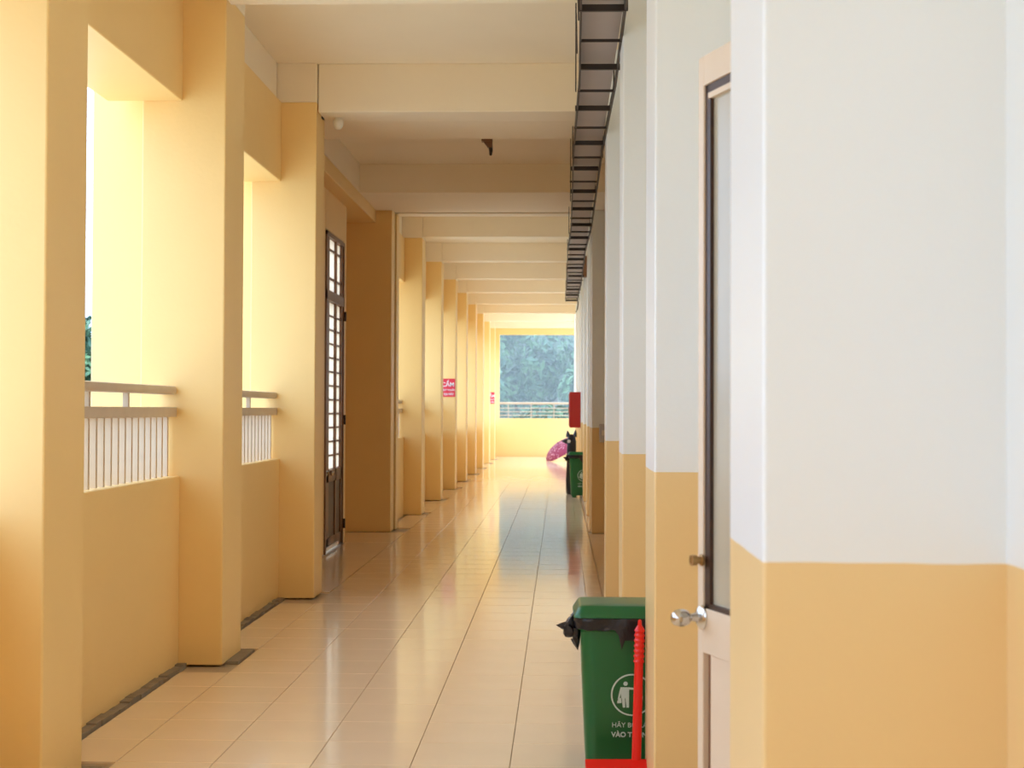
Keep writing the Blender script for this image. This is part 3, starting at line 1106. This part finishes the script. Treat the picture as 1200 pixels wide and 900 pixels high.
def foliage_mesh(seed, n, rx, ry, rz, leaf):
    rnd = random.Random(seed)
    vs, fs = [], []
    clumps = []
    for i in range(40):
        while True:
            p = Vector((rnd.uniform(-1, 1), rnd.uniform(-1, 1), rnd.uniform(-1, 1)))
            if 0.25 < p.length < 1:
                break
        clumps.append((Vector((p.x * rx, p.y * ry, p.z * rz)), rnd.uniform(0.5, 0.95) * rx * 0.42))
    for i in range(n):
        c_, r_ = clumps[rnd.randrange(len(clumps))]
        d = Vector((rnd.gauss(0, 1), rnd.gauss(0, 1), rnd.gauss(0, 1))).normalized()
        p = c_ + d * r_ * rnd.uniform(0.75, 1.05)
        nrm = (d + Vector((rnd.uniform(-.6, .6), rnd.uniform(-.6, .6), rnd.uniform(-.2, .9)))).normalized()
        u = nrm.orthogonal().normalized()
        u = Matrix.Rotation(rnd.uniform(0, 6.28), 3, nrm) @ u
        w = nrm.cross(u)
        l = leaf * rnd.uniform(0.6, 1.3)
        b_ = len(vs)
        vs += [p - u * l, p + w * l * 0.42 + nrm * l * 0.12, p + u * l - nrm * l * 0.2, p - w * l * 0.42 + nrm * l * 0.12]
        fs.append((b_, b_ + 1, b_ + 2, b_ + 3))
    me = bpy.data.meshes.new('foliage')
    me.from_pydata([tuple(v) for v in vs], [], fs)
    me.update()
    me.materials.append(M['leaf'])
    return me


FOL = [foliage_mesh(11, 11000, 3.4, 3.0, 3.8, 0.24), foliage_mesh(23, 11000, 3.2, 3.2, 3.6, 0.24)]


def make_tree(x, y, zc, s, k, label, group):
    root = tag(empty('tree', (x, y, -3.8)), label, 'tree', group)
    f = bpy.data.objects.new('foliage', FOL[k % 2])
    COL.objects.link(f)
    f.parent = root
    f.location = (0, 0, zc + 3.8)
    f.scale = (s, s, s)
    f.rotation_euler = (0, 0, k * 1.3)
    f['kind'] = 'stuff'
    bm = bmesh.new()
    bm_tube(bm, [(0, 0, 0), (0.08, 0.05, (zc + 3.8) * 0.5), (0, 0, zc + 3.8), (0.1, 0, zc + 3.8 + 2 * s)], [0.25, 0.2, 0.14, 0.05], 8)
    obj('trunk', bm, M['bark'], root, smooth=True)
    return root


TG = 'trees beyond the far end'
make_tree(-3.7, 60, 3.2, 0.95, 0, 'hazy blue-green tree filling the left half of the far opening', TG)
make_tree(3.0, 60, 3.0, 0.95, 1, 'hazy blue-green tree filling the right half of the far opening', TG)
make_tree(-0.4, 70.5, 6.0, 1.2, 2, 'taller hazy tree seen between and behind the two at the far opening', TG)
make_tree(-5.6, 83, 8.0, 1.35, 3, 'tall hazy tree in the back row, left of the other one', TG)
make_tree(5.0, 83, 8.0, 1.35, 4, 'tall hazy tree in the back row, right of the other one', TG)
make_tree(-5.0, 51.8, -1.5, 0.75, 5, 'low leafy tree just below the end railing, left side', TG)
make_tree(0.2, 51.5, -1.6, 0.75, 6, 'low leafy tree just below the end railing, right side', TG)
make_tree(-0.5, 77, 1.0, 1.0, 7, 'hazy low tree deep between the trunks beyond the end railing', TG)
make_tree(-19.6, 58, 1.9, 1.0, 3, 'green tree glimpsed in the slit behind the nearest yellow pillar', None)

# ------------------------------------------------------------------ rain haze beyond the far end
hz = bpy.data.materials.new('rain_haze')
hz.use_nodes = True
hn = hz.node_tree
hn.nodes.clear()
ho = hn.nodes.new('ShaderNodeOutputMaterial')
hv = hn.nodes.new('ShaderNodeVolumeScatter')
hv.inputs['Color'].default_value = (0.93, 0.97, 0.92, 1)
hv.inputs['Density'].default_value = 0.017
hv.inputs['Anisotropy'].default_value = 0.0
hn.links.new(hv.outputs[0], ho.inputs['Volume'])
haze = box('rain_haze', -12, 12, 46.0, 90, -3.7, 20, hz)
tag(haze, 'pale rain haze in front of the trees beyond the far end', 'haze', kind='stuff')
